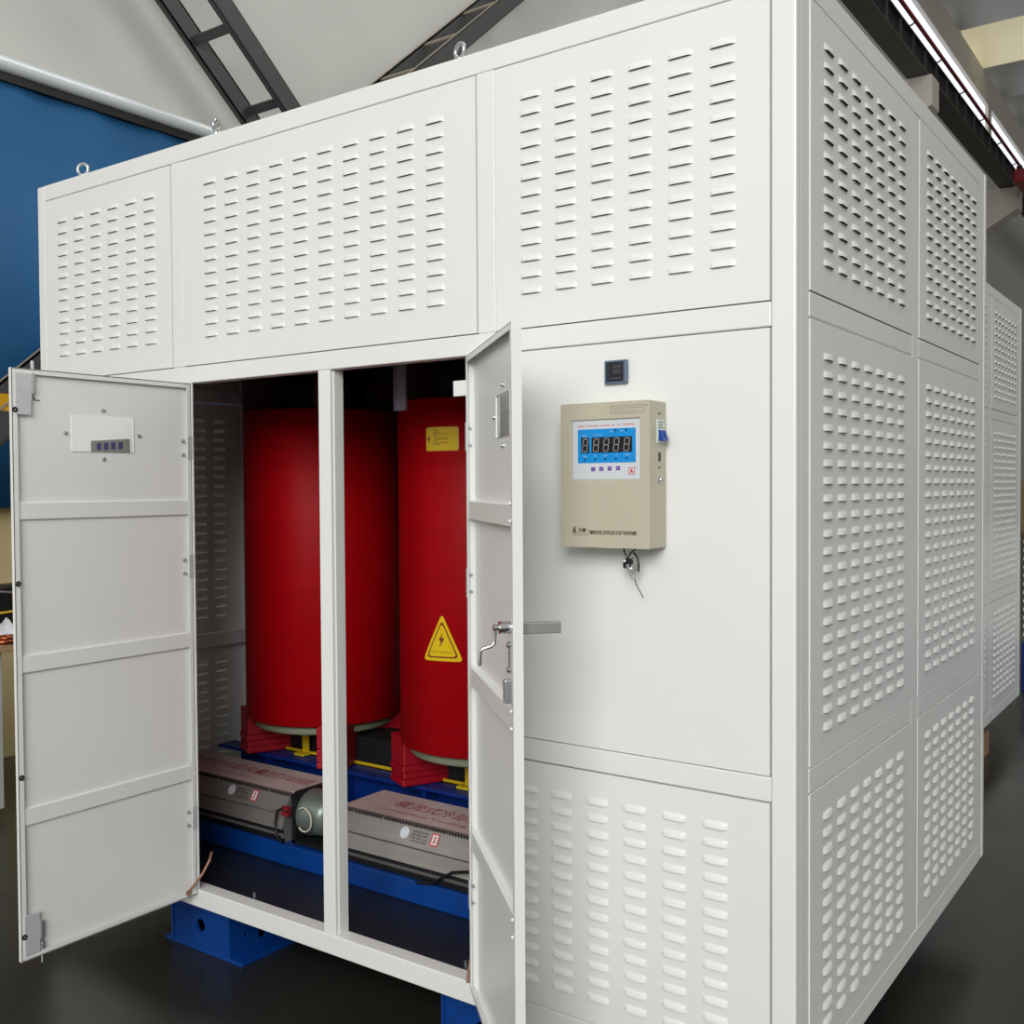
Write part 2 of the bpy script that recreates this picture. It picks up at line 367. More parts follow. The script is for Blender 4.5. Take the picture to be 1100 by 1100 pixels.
# crumpled cloth
m = MB(); nx, ny = 12, 12; vs = []
for i in range(nx+1):
    for j in range(ny+1):
        e = min(i, nx-i, j, ny-j)/3; vs.append((-0.12+0.22*i/nx, -0.16+0.34*j/ny, 0.004+min(1, e)*(0.045+0.022*math.sin(i*1.9+j*0.8)+0.018*math.sin(j*2.3-i))))
m.add(vs, [(i*(ny+1)+j, (i+1)*(ny+1)+j, (i+1)*(ny+1)+j+1, i*(ny+1)+j+1) for i in range(nx) for j in range(ny)], 0, True)
tag(m.build('cloth', CLOTH, None, solid=0.003, loc=(-4.09, 0.53, 0.818)), 'crumpled white cloth lying on the bench', 'cloth')
tl = root('equipment_case', (-4.27, 0.66, 0.81), 'black equipment case with pale cables on the bench', 'case')
MB().box((-0.10, -0.3, 0), (0.05, 0.22, 0.24)).build('body', BLACK, tl, bevel=0.01)
MB().tube([(0.06, -0.3, 0.20), (0.07, -0.05, 0.215), (0.065, 0.1, 0.19), (0.07, 0.21, 0.185)], 0.006).build('cable', STRIP, tl)
MB().tube([(0.06, -0.3, 0.10), (0.08, 0.0, 0.115), (0.07, 0.21, 0.135)], 0.006).build('cable', YEL, tl)
m = MB(); m.ring((0, 0, 0.012), (0, 0, 1), 0.045, 0.012); m.ring((0.01, 0.005, 0.03), (0, 0, 1), 0.04, 0.008)
tag(m.build('copper_coil', mat('bright_copper', (176, 96, 62), 0.3, 0.9), None, loc=(-3.935, 0.475, 0.8105)), 'small copper coil at the front edge of the bench', 'coil')

# far end: white ribbed unit on a navy base
fu = root('ribbed_unit', (0.35, 6.8, 0), 'white ribbed housing on a navy base beyond the second enclosure', 'housing')
MB().box((-0.93, -0.55, 0), (0.9, 0.55, 0.36)).build('base', NAVY, fu, bevel=0.01)
m = MB(); m.box((-0.90, -0.5, 0.36), (0.88, 0.5, 1.15))
for i in range(12): m.box((-0.925, -0.52, 0.40+i*0.062), (0.90, 0.52, 0.425+i*0.062))
m.build('ribbed_body', WHITE, fu, bevel=0.003)

# timber block under second enclosure
for k, (x, y, lb) in enumerate(((-0.47, 4.12, 'raw timber block under the second enclosure near its corner'),)):
    tag(MB().box((-0.30, 0, 0), (0.05, 0.12, 0.13)).build('timber_block', WOOD, None, bevel=0.004, loc=(x, y, 0)), lb, 'timber')

# ---------------------------------------------------------------- louvred enclosure
ZB, ZT = 0.20, 2.60
PITCHX, ROWP, LW, LH, LP = 0.0985, 0.0387, 0.060, 0.0155, 0.0065
def vent_panel(par, mp, a0, a1, z0, z1, cols=0, rows=0, z_first=None, name='vent_panel', material=None, gap=0.0026, flange=0.014):
    """mp(a, z, n) -> xyz ; sheet with punched hoods (openings face down)"""
    a0 += gap; a1 -= gap; z0 += gap; z1 -= gap
    mb = MB(); ca = (a0+a1)/2
    xs = [a0]; zs = [z1]
    if cols:
        st = ca-((cols-1)*PITCHX+LW)/2
        for c in range(cols): xs += [st+c*PITCHX, st+c*PITCHX+LW]
        for r_ in range(rows): zl = z_first-r_*ROWP; zs += [zl+LH, zl]
    xs.append(a1); zs.append(z0)
    nx, nz = len(xs), len(zs)
    vs = [mp(a, z, 0) for a in xs for z in zs]; fs = []
    for i in range(nx-1):
        for j in range(nz-1):
            if cols and i % 2 == 1 and j % 2 == 1: continue
            fs.append((i*nz+j, i*nz+j+1, (i+1)*nz+j+1, (i+1)*nz+j))
    mb.add(vs, fs)
    # rolled edge
    for (p, q) in (((a0, z0), (a1, z0)), ((a1, z0), (a1, z1)), ((a1, z1), (a0, z1)), ((a0, z1), (a0, z0))):
        mb.add([mp(*p, 0), mp(*q, 0), mp(*q, -flange), mp(*p, -flange)], [(0, 1, 2, 3)])
    fa = [(0, 0), (0.10, 0.72), (0.2, 1), (0.8, 1), (0.90, 0.72), (1, 0)]; fz = [(0, 0), (0.25, 0.5), (0.6, 0.88), (1, 1)]
    for c in range(cols):
        for r_ in range(rows):
            x = xs[1+2*c]; zl = z_first-r_*ROWP
            hv = [mp(x+u*LW, zl+LH*(1-t), LP*p*q) for u, p in fa for t, q in fz]; k = len(fz)
            mb.add(hv, [(i*k+j, i*k+j+1, (i+1)*k+j+1, (i+1)*k+j) for i in range(5) for j in range(3)], 0, True)
    o = mb.build(name, material or WHITE, par, fixn=False)
    return o
def member(par, name, mp, a0, a1, z0, z1, depth=0.04, n=0.0, bev=0.003, material=None):
    mb = MB(); ps = [mp(a, z, k) for k in (n, -depth) for a, z in ((a0, z0), (a1, z0), (a1, z1), (a0, z1))]
    mb.add(ps, [(0, 1, 2, 3), (7, 6, 5, 4), (0, 4, 5, 1), (1, 5, 6, 2), (2, 6, 7, 3), (3, 7, 4, 0)])
    return mb.build(name, material or WHITE, par, bevel=bev)

XL_, YE = -2.785, 1.886
front = lambda a, z, n: (a, -n, z)
sideR = lambda a, z, n: (n, a, z)
sideL = lambda a, z, n: (XL_-n, a, z)
backm = lambda a, z, n: (a, YE+n, z)
ZA0, ZA1, ZC0, ZC1 = 1.9045, 1.8525, 0.9105, 0.8576
def side(par, mp, vents=True):
    member(par, 'corner_post', mp, 0.033, 0.083, ZB, ZT, n=-0.002)
    member(par, 'corner_post', mp, 1.789, 1.850, ZB, ZT, n=-0.001); member(par, 'corner_post', mp, 1.853, YE, ZB, ZT)
    member(par, 'side_post', mp, 0.9065, 0.973, 0.2589, 2.5455, n=-0.001)
    member(par, 'top_rail', mp, 0.083, 1.789, 2.5455, ZT); member(par, 'bottom_rail', mp, 0.083, 1.789, ZB, 0.2589)
    for a0, a1 in ((0.083, 0.9065), (0.973, 1.789)):
        member(par, 'cross_rail', mp, a0, a1, 1.878, 1.9319, n=-0.001); member(par, 'cross_rail', mp, a0, a1, 0.8635, 0.918, n=-0.001)
        vent_panel(par, mp, a0, a1, 1.9319, 2.5455, 7, 13, 2.464)
        vent_panel(par, mp, a0, a1, 0.918, 1.878, 7, 22, 1.796)
        vent_panel(par, mp, a0, a1, 0.2589, 0.8635, 7, 13, 0.787)
def enclosure(loc, label, is_open, rz=0):
    e = root('transformer_enclosure', loc, label, 'enclosure')
    member(e, 'corner_post', front, -0.054, 0.0, ZB, ZT, depth=0.031, bev=0.005)
    side(e, sideR); side(e, sideL)
    member(e, 'corner_post', front, XL_, -2.740, ZB, ZT, depth=0.031, bev=0.005)
    member(e, 'top_rail', front, -2.740, -0.054, 2.5455, ZT)
    member(e, 'front_post', front, -2.0253, -1.970, ZA0, 2.5455, n=-0.0005); member(e, 'front_post', front, -0.8151, -0.7596, ZA0, 2.5455, n=-0.0005)
    member(e, 'cross_rail', front, -2.740, -0.054, ZA1, ZA0)
    vent_panel(e, front, -2.740, -2.0253, ZA0, 2.5455, 6, 13, 2.455)
    vent_panel(e, front, -1.970, -0.8151, ZA0, 2.5455, 10, 13, 2.453)
    vent_panel(e, front, -0.7596, -0.054, ZA0, 2.5455, 6, 13, 2.452)
    member(e, 'bottom_rail', front, XL_, 0, ZB, 0.2573, depth=0.05)
    member(e, 'door_jamb', front, -1.99, -1.938, 0.2573, ZA1, n=-0.0005, depth=0.009); member(e, 'door_jamb', front, -0.852, -0.80, 0.2573, ZA1, n=-0.0005, depth=0.009)
    for a0, a1 in ((-2.740, -1.99), (-0.80, -0.054)):
        member(e, 'cross_rail', front, a0, a1, ZC1, ZC0)
        vent_panel(e, front, a0, a1, ZC0, ZA1, name='blank_panel')
        vent_panel(e, front, a0, a1, 0.2573, ZC1, 6, 13, 0.781)
    # back, roof, floor
    member(e, 'bottom_rail', backm, XL_+0.051, -0.051, ZB, 0.2573); member(e, 'top_rail', backm, XL_+0.051, -0.051, 2.5455, ZT)
    member(e, 'corner_post', backm, XL_+0.002, XL_+0.05, ZB+0.001, ZT-0.001, n=-0.001); member(e, 'corner_post', backm, -0.05, -0.002, ZB+0.001, ZT-0.001, n=-0.001)
    for a0, a1 in ((XL_+0.05, -1.99), (-1.98, -0.8), (-0.79, -0.05)):
        vent_panel(e, backm, a0, a1, 0.2573, 2.5455, name='back_panel')
    MB().box((XL_+0.01, 0.01, 2.575), (-0.01, YE-0.01, 2.595)).build('roof_sheet', WHITE, e)
    MB().box((XL_+0.02, 0.051, 0.225), (-0.02, YE-0.045, 0.25)).build('floor_sheet', PLATE, e)
    return e
E1 = enclosure((0, 0, 0), 'large white louvred steel enclosure with both front doors open', True)
# mullion
mm = MB(); mm.box((-1.380, 0.001, 0.2573), (-1.3335, 0.045, ZA1)); mm.box((-1.3335, 0.012, 0.2573), (-1.329, 0.05, ZA1))
mm.build('mullion', WHITE, E1, bevel=0.003)
MB().box((-0.892, -0.003, 1.753), (-0.852, 0.004, 1.792)).build('hinge_bracket', WHITE, E1, bevel=0.001)
# grey nameplate on the left front panel, seen through the door window
m = MB(); m.box((-2.4620, -0.012, 1.60), (-2.2590, 0.0, 1.6880), 0)
for k in range(4):
    xa = -2.4270+k*0.0408; m.box((xa, -0.012, 1.655), (xa+0.0253, -0.0126, 1.679), 1)
m.build('nameplate', [mat('grey_nameplate', (128, 128, 122), 0.5), mat('nameplate_blue', (52, 56, 104), 0.5)], E1, bevel=0.001, fixn=False)
# eyebolts
for k, (x, y, rot) in enumerate(((-2.557, 0.036, -0.5), (-1.837, 0.030, 1.2), (-0.894, 0.037, 0.3))):
    m = MB(); m.ring((0, 0, 0.034), (math.sin(rot), math.cos(rot), 0), 0.019, 0.0055); m.cyl((0, 0, 0), (0, 0, 0.014), 0.011)
    m.build('eyebolt', STEEL, E1, loc=(x, y, 2.6))

# doors, built in door space: x along the leaf from the hinge, y = 0 inner face, outer face at y = DT*sgn
DW, DT, DZ0, DZ1 = 0.577, 0.012, 0.243, 1.850
def door(par, loc, rz, sgn, label=None):
    """leaf runs along +x from the hinge; inner face looks to -y*sgn"""
    y_out = DT*sgn
    d = bpy.data.objects.new('door', None); COL.objects.link(d); d.parent = par; d.location = loc; d.rotation_euler = (0, 0, rz)
    # window hole in the skin
    wx0, wx1, wz0, wz1 = WIN
    mb = MB(); skin = [y_out, y_out-0.0015*sgn]
    for yy in skin:
        xs = [0, wx0, wx1, DW]; zs = [DZ0, wz0, wz1, DZ1]
        vs = [(x, yy, z) for x in xs for z in zs]
        mb.add(vs, [(i*4+j, i*4+j+1, (i+1)*4+j+1, (i+1)*4+j) for i in range(3) for j in range(3) if not (i == 1 and j == 1)])
    a = y_out; b = 0
    for (p, q) in (((0, DZ0), (DW, DZ0)), ((DW, DZ0), (DW, DZ1)), ((DW, DZ1), (0, DZ1)), ((0, DZ1), (0, DZ0)),
                   ((wx0, wz0), (wx1, wz0)), ((wx1, wz0), (wx1, wz1)), ((wx1, wz1), (wx0, wz1)), ((wx0, wz1), (wx0, wz0))):
        yb = b if len(mb.f) < 20 else y_out-0.004*sgn
        mb.add([(p[0], a, p[1]), (q[0], a, q[1]), (q[0], yb, q[1]), (p[0], yb, p[1])], [(0, 1, 2, 3)])
    mb.build('leaf', GREYIN, d, fixn=False)
    # return lips and outer edge
    lip = 0.0155
    m = MB(); t = 0.0022
    m.box((0, 0, DZ0), (lip, t*sgn, DZ1)); m.box((DW-lip, 0, DZ0), (DW, t*sgn, DZ1)); m.box((lip, 0, DZ1-lip*0.9), (DW-lip, t*sgn, DZ1)); m.box((lip, 0, DZ0), (DW-lip, t*sgn, DZ0+lip*0.9))
    m.box((DW-t, 0, DZ0), (DW+0.0005, y_out, DZ1)); m.box((-0.0005, 0, DZ0), (t, y_out, DZ1)); m.box((0, 0, DZ1-t), (DW, y_out, DZ1+0.0005)); m.box((0, 0, DZ0-0.0005), (DW, y_out, DZ0+t))
    m.build('folded_edge', WHITE, d)
    for zc in (1.465, 1.049, 0.632):
        m = MB(); m.add([(lip, y_out-0.0015*sgn, zc-0.024), (lip, 0.003*sgn, zc-0.0225), (lip, 0.003*sgn, zc+0.0225), (lip, y_out-0.0015*sgn, zc+0.024),
                         (DW-lip, y_out-0.0015*sgn, zc-0.024), (DW-lip, 0.003*sgn, zc-0.0225), (DW-lip, 0.003*sgn, zc+0.0225), (DW-lip, y_out-0.0015*sgn, zc+0.024)],
                        [(0, 1, 2, 3), (4, 5, 6, 7), (0, 1, 5, 4), (1, 2, 6, 5), (2, 3, 7, 6)])
        m.build('stiffening_rib', WHITE, d, bevel=0.0015)
    m = MB(); m.box((wx0-0.03, y_out-0.0020*sgn, wz0-0.03), (wx1+0.03, y_out-0.0045*sgn, wz1+0.03), 0)
    # pane sits outside the skin so only its opening shows from inside
    m = MB(); m.box((wx0-0.02, y_out+0.0005*sgn, wz0-0.02), (wx1+0.02, y_out+0.003*sgn, wz1+0.02)); m.build('window_pane', GLASS, d)
    for (x, z) in (((wx0+wx1)/2, wz1+0.018), ((wx0+wx1)/2, wz0-0.020), (wx0-0.018, (wz0+wz1)/2), (wx1+0.018, (wz0+wz1)/2)):
        m = MB(); ys = y_out-0.0015*sgn; m.cyl((x, ys, z), (x, ys-0.003*sgn, z), 0.0065, 0.006, 6); m.cyl((x, ys-0.003*sgn, z), (x, ys-0.007*sgn, z), 0.0045, 0.0025, 12); m.build('window_screw', STEEL, d)
    for zc in (1.650, 1.281, 0.488):
        m = MB(); m.box((-0.001, -0.0004*sgn, zc-0.036), (0.0155, -0.0022*sgn, zc+0.036)); m.box((0.0024, 0.0, zc-0.036), (0.0045, y_out-0.003*sgn, zc+0.036))
        m.build('hinge', PLATEZ, d)
        for dz in (-0.021, 0.021):
            if sgn < 0:
                m = MB(); m.cyl((0.028, y_out-0.002*sgn, zc+dz), (0.028, y_out-0.007*sgn, zc+dz), 0.0058, 0.0058, 6); m.cyl((0.028, y_out-0.007*sgn, zc+dz), (0.028, y_out-0.012*sgn, zc+dz), 0.0045, 0.003, 12)
                m.build('hinge_screw', STEEL, d); continue
            m = MB(); yc = y_out*0.45; m.cyl((0.0045, yc, zc+dz), (0.008, yc, zc+dz), 0.0055, 0.0055, 6); m.cyl((0.008, yc, zc+dz), (0.014, yc, zc+dz), 0.0042, 0.003, 12)
            m.build('hinge_screw', STEEL, d)
    return d
WIN = (0.20, 0.40, 1.630, 1.733)
DL = door(E1, (-1.940, 0.0, 0), R(-90), -1)
WIN = (0.315, 0.470, 1.632, 1.725)
DT, DW = 0.021, 0.574
DRa = math.atan2(-0.684, 0.730)
DR = door(E1, (-0.853, -0.002, 0), DRa, 1)
# left leaf: rubber buffers, top and bottom shoot bolts
for z in (1.738, 1.27, 0.745, 0.31):
    m = MB(); m.ring((0.569, 0.002, z), (0, 1, 0), 0.0052, 0.0026, 16, 8); m.build('rubber_buffer', BLACK, DL)
def shoot_bolt(d, z0, z1, up_):
    xr = 0.515
    m = MB(); m.box((0.524, -0.003, z0), (0.568, 0.002, z1)); zc = (z0+z1)/2
    m.box((0.521, -0.006, zc-0.02), (0.526, 0.002, zc+0.03)) if not up_ else m.box((0.521, -0.006, z0+0.035), (0.526, 0.002, z1))
    m.build('bolt_plate', PLATEZ, d, bevel=0.001)
    zz0, zz1 = (z0+0.058, z1+0.035) if up_ else (z0-0.035, z1-0.04)
    m = MB(); m.cyl((xr, -0.006, zz0), (xr, -0.006, zz1), 0.0045, n=14)
    if up_: m.tube([(xr, -0.006, zz0), (xr-0.002, -0.008, zz0-0.010), (xr-0.010, -0.012, zz0-0.015), (xr-0.024, -0.014, zz0-0.015)], 0.004)
    m.build('bolt_rod', CHROME, d)
    for q in ((z0+0.06, z0+0.082), (z1-0.022, z1+0.002)) if up_ else ((zc-0.02, zc+0.025), (z0+0.004, z0+0.02)):
        MB().cyl((xr, -0.006, q[0]), (xr, -0.006, q[1]), 0.0075, n=14).build('bolt_guide', STEEL, d)
shoot_bolt(DL, 1.725, 1.838, True); shoot_bolt(DL, 0.256, 0.366, False)
# right leaf: crank latch inside, lever outside, lock box
m = MB(); m.cyl((0.545, 0.018, 1.240), (0.545, -0.022, 1.240), 0.0135, n=20); m.cyl((0.545, -0.022, 1.240), (0.545, -0.034, 1.240), 0.007, n=12)
m.tube([(0.545, -0.030, 1.244), (0.545, -0.031, 1.225), (0.545, -0.033, 1.208), (0.545, -0.040, 1.202), (0.545, -0.056, 1.199), (0.545, -0.061, 1.193), (0.545, -0.0625, 1.165)], 0.004)
m.build('crank_handle', CHROME, DR)
m = MB(); m.cyl((0.560, -0.004, 1.150), (0.560, -0.004, 1.215), 0.003); m.cyl((0.56, -0.003, 1.206), (0.56, -0.009, 1.206), 0.006, n=12); m.cyl((0.56, -0.003, 1.156), (0.56, -0.009, 1.156), 0.006, n=12); m.build('latch_link', CHROME, DR)
MB().box((0.548, -0.016, 1.090), (0.568, 0.0, 1.137)).build('lock_box', STEEL, DR, bevel=0.002)
MB().box((0.528, DT, 1.225), (0.548, DT+0.085, 1.248)).build('lever_handle', mat('satin_handle', (168, 168, 166), 0.35, 0.6), DR, bevel=0.002)
for z in (1.04, 1.075, 0.655, 0.62, 1.455, 1.49):
    m = MB(); m.cyl((0.571, -0.002, z), (0.571, -0.007, z), 0.004, 0.002, 10); m.build('weld_spot', WHITE, DR)

# ground straps
m = MB(); m.tube([(-1.938, -0.035, 0.262), (-1.925, -0.02, 0.285), (-1.912, 0.0, 0.315), (-1.905, 0.02, 0.35), (-1.912, 0.035, 0.37), (-1.93, 0.045, 0.36)], 0.0042); m.cyl((-1.940, -0.036, 0.258), (-1.934, -0.036, 0.258), 0.009, n=12); m.build('ground_strap', COPPER, E1)
m = MB(); m.tube([(-0.853, -0.012, 0.262), (-0.862, 0.006, 0.285), (-0.872, 0.03, 0.315), (-0.873, 0.045, 0.355), (-0.862, 0.05, 0.38)], 0.0042); m.build('ground_strap', COPPER, E1)
# hanging insulating strip inside, screws on sill
for (x, y) in ((-1.76, 0.045), (-0.93, 0.05)):
    m = MB(); m.cyl((x, y+0.03, 0.25), (x, y+0.03, 0.262), 0.005, n=8); m.build('floor_screw', STEEL, E1)

# skid beams under enclosure
def plate_hole(mb, mp, a0, a1, z0, z1, holes, mi=0, n=24, depth=0.01):
    """holes: list of (a, z, r) left to right; splits the plate at midpoints"""
    cuts = [a0]+[(holes[i][0]+holes[i+1][0])/2 for i in range(len(holes)-1)]+[a1]
    for i, (ha, hz, r) in enumerate(holes):
        l, rr = cuts[i], cuts[i+1]; inner = []; outer = []
        for k in range(n):
            t = 2*math.pi*(k+0.5)/n; dx, dz = math.cos(t), math.sin(t); inner.append((ha+r*dx, hz+r*dz))
            s = min(((rr-ha)/dx if dx > 0 else (l-ha)/dx) if abs(dx) > 1e-6 else 1e9, ((z1-hz)/dz if dz > 0 else (z0-hz)/dz) if abs(dz) > 1e-6 else 1e9)
            outer.append((ha+s*dx, hz+s*dz))
        vs = [mp(*p, 0) for p in inner]+[mp(*p, 0) for p in outer]+[mp(*p, -depth) for p in inner]
        mb.add(vs, [(k, (k+1) % n, n+(k+1) % n, n+k) for k in range(n)]+[(k, (k+1) % n, 2*n+(k+1) % n, 2*n+k) for k in range(n)], mi)
        for (ca, cz) in ((l, z0), (rr, z0), (rr, z1), (l, z1)):
            q = sorted(range(n), key=lambda k: (outer[k][0]-ca)**2+(outer[k][1]-cz)**2)[:2]
            mb.add([mp(ca, cz, 0), mp(*outer[q[0]], 0), mp(*outer[q[1]], 0)], [(0, 1, 2)], mi)
def skid(x0, x1, label):
    s = root('skid_beam', ((x0+x1)/2, 0.09, 0), label, 'skid', 'blue skid beams under the open enclosure')
    hw = (x1-x0)/2
    m = MB(); plate_hole(m, lambda a, z, n: (a, -n, z), -hw, hw, 0.012, 0.199, [(0.0, 0.085, 0.022)]); m.box((-hw, 0.0, 0.191), (hw, 1.7, 0.199))
    plate_hole(m, lambda a, z, n: (hw+n, a, z), 0.0, 1.7, 0.012, 0.199, [(0.066, 0.066, 0.008), (0.140, 0.052, 0.021), (0.9, 0.09, 0.024)])
    plate_hole(m, lambda a, z, n: (-hw-n, a, z), 0.0, 1.7, 0.012, 0.199, [(0.9, 0.09, 0.024)]); m.box((-hw, 1.69, 0.012), (hw, 1.7, 0.199))
    m.build('box_beam', BLUEP, s)
    MB().box((-hw-0.035, -0.004, 0), (hw+0.065, 1.72, 0.012)).build('base_plate', BLUEP, s, bevel=0.002)
    MB().cyl((-hw-0.018, 0.02, 0.012), (-hw-0.018, 0.02, 0.03), 0.007, n=8).build('anchor_bolt', STEEL, s)
    m = MB(); m.tube([(-hw+0.004, -0.003, 0.012+0.0093*i) for i in range(21)], 0.005, 6); m.build('weld_bead', BLUEP, s)
skid(-2.190, -1.900, 'blue steel skid beam end under the left door, bolted to floor')
skid(-1.020, -0.750, 'blue steel skid beam end peeking out below the right door')

# second enclosure behind
E2 = enclosure((-0.392, 3.134, 0), 'second white louvred enclosure standing behind, right of the first', False)
vent_panel(E2, front, -1.938, -1.397, 0.2573, ZA1, name='door'); vent_panel(E2, front, -1.393, -0.852, 0.2573, ZA1, name='door')
MB().ring((-0.05, 0.9, 2.635), (1, 0.3, 0), 0.022, 0.007).build('eyebolt', STEEL, E2)
for x in (-2.5, -0.56): MB().box((x-0.12, 0.1, 0), (x+0.12, 1.7, 0.198)).build('skid_beam', BLUEP, E2, bevel=0.004)

# ---------------------------------------------------------------- transformer inside
TX = (-1.39, 0.80, 0.25)
T = root('dry_type_transformer', TX, 'red dry-type transformer on dark blue clamps inside the open enclosure', 'transformer')
zf = -0.25
RC = 0.30
def W(x, y, z): return (x-TX[0], y-TX[1], z-TX[2])
def bx(a, b, name, m, par=T, bevel=0.003):
    mb = MB(); mb.box(W(*a), W(*b)); return mb.build(name, m, par, bevel=bevel)
bx((-2.55, 0.72, 0.34), (-0.23, 0.90, 0.60), 'core_yoke', CORE); bx((-2.50, 0.72, 1.93), (-0.28, 0.90, 2.18), 'core_yoke', CORE)
for x in (-2.18, -1.39, -0.60): bx((x-0.09, 0.72, 0.60), (x+0.09, 0.90, 1.93), 'core_leg', CORE)
for y0, y1, yn in ((0.617, 0.70, 'f'), (0.92, 1.0, 'b')):
    mb = MB(); mb.box(W(-2.60, y0, 0.488), W(-0.18, y1, 0.50)); mb.box(W(-2.55, y1-0.012 if yn == 'f' else y0, 0.34), W(-0.23, y1 if yn == 'f' else y0+0.012, 0.488)); mb.box(W(-2.55, y0, 0.34), W(-0.23, y1, 0.352))
    for x in (-2.18, -1.785, -1.39, -0.995, -0.6): mb.box(W(x-0.15, y0+0.008, 0.352), W(x-0.138, y1-0.01, 0.488))
    mb.build('lower_clamp', NAVY, T, bevel=0.002)
    mb = MB(); mb.box(W(-2.55, y0, 1.95), W(-0.23, y1, 2.14)); mb.build('upper_clamp', NAVY, T, bevel=0.003)
for x in (-2.45, -1.78, -1.0, -0.33): bx((x-0.05, 0.60, 0.25), (x+0.05, 1.02, 0.34), 'foot', NAVY)
bx((-2.5, 0.702, 0.502), (-0.28, 0.712, 0.513), 'yellow_edge', YEL)
for x in (-2.18, -1.39, -0.60):
    mb = MB(); mb.box(W(x-0.014, 0.688, 0.502), W(x+0.016, 0.70, 0.60)); mb.box(W(x-0.03, 0.66, 0.502), W(x+0.02, 0.70, 0.512)); mb.build('yoke_strap', YEL, T, bevel=0.002)
for x in (-2.05, -1.27):
    mb = MB(); mb.cyl(W(x, 0.60, 0.43), W(x, 0.617, 0.43), 0.016, n=6); mb.cyl(W(x, 0.59, 0.43), W(x, 0.60, 0.43), 0.009, n=12); mb.build('clamp_bolt', DARK, T)

def on_coil(th, z, off=0.0): return ((RC+off)*math.cos(th), (RC+off)*math.sin(th), z)
def curved_poly(mb, poly, off, mi):
    """poly of (s, z): s = arc length; convex; cut in strips"""
    smin = min(p[0] for p in poly); smax = max(p[0] for p in poly); N = 24; cols = []
    for i in range(N+1):
        s = smin+(smax-smin)*i/N; s = min(max(s, smin+1e-5), smax-1e-5); zz = []
        for j in range(len(poly)):
            (s0, z0), (s1, z1) = poly[j], poly[(j+1) % len(poly)]
            if (s0-s)*(s1-s) <= 0 and s0 != s1: zz.append(z0+(z1-z0)*(s-s0)/(s1-s0))
        cols.append((s, min(zz), max(zz)))
    vs = []
    for s, a, b in cols: vs += [on_coil(s/RC, a, off), on_coil(s/RC, b, off)]
    mb.add(vs, [(2*i, 2*i+2, 2*i+3, 2*i+1) for i in range(N)], mi)
def rounded(pts, r, n=6):
    out = []; k = len(pts)
    for i in range(k):
        p, a, b = Vector(pts[i]), Vector(pts[i-1]), Vector(pts[(i+1) % k])
        u, v = (a-p).normalized(), (b-p).normalized(); p0, p1 = p+u*r, p+v*r
        for j in range(n+1):
            t = j/n; out.append(tuple((1-t)**2*p0+2*t*(1-t)*p+t*t*p1))
    return out
def curved_text(mb, txt, h, s0, z0, off, mi, width):
    t = MB(); text_bm(t, txt, h, (0, 0, 0), (1, 0, 0), (0, 0, 1), 0, width)
    mb.add([on_coil((s0+v[0])/RC, z0+v[2], off) for v in t.v], t.f, mi)
coils = []
for ci, x in enumerate((-2.18, -1.39, -0.60)):
    c = bpy.data.objects.new('coil', None); COL.objects.link(c); c.parent = T; c.location = W(x, 0.80, 0.25)
    z0, z1 = 0.652-0.25, 1.812-0.25
    m = MB(); m.lathe([(0.20, z0), (RC-0.006, z0), (RC, z0+0.006), (RC, z1-0.01), (RC-0.01, z1), (0.20, z1), (0.20, z0)], (0, 0, 0), 96); m.build('winding', RED, c)
    m = MB(); m.lathe([(0.125, z0-0.035), (0.262, z0-0.035), (0.268, z0-0.03), (0.268, z0+0.002), (0.125, z0+0.002)], (0, 0, 0), 64); m.build('insulation_ring', GREEN, c)
    m = MB(); m.lathe([(0.125, z1), (0.19, z1), (0.19, z1+0.10), (0.125, z1+0.10)], (0, 0, 0), 48); m.build('inner_winding', CORE, c)
    for sx1 in (-1, 1):
        for sy1 in (-1, 1):
            o = Vector((sx1*0.186, sy1*0.233, 0)); ax = Vector((-sx1*0.435, -sy1*0.90, 0)); tn = Vector((sx1*0.90, -sy1*0.435, 0))
            m = MB()
            for q, (za, zb, ins) in enumerate(((0.252, 0.275, 0.0), (0.275, 0.298, 0.003), (0.298, 0.322, 0.0), (0.322, 0.420, 0.004))):
                m.obox(o+ax*ins+Vector((0, 0, za-0.0)), ax*(0.19-2*ins), tn*0.115, (0, 0, zb-za))
            m.build('support_block', REDB, c, bevel=0.005)
            bl = MB(); bl.obox(o+ax*0.02+Vector((0, 0, z1)), ax*0.15, tn*0.09, (0, 0, 0.135)); bl.build('top_spacer', MAROOND, c, bevel=0.004)
    coils.append(c)
cB = coils[1]
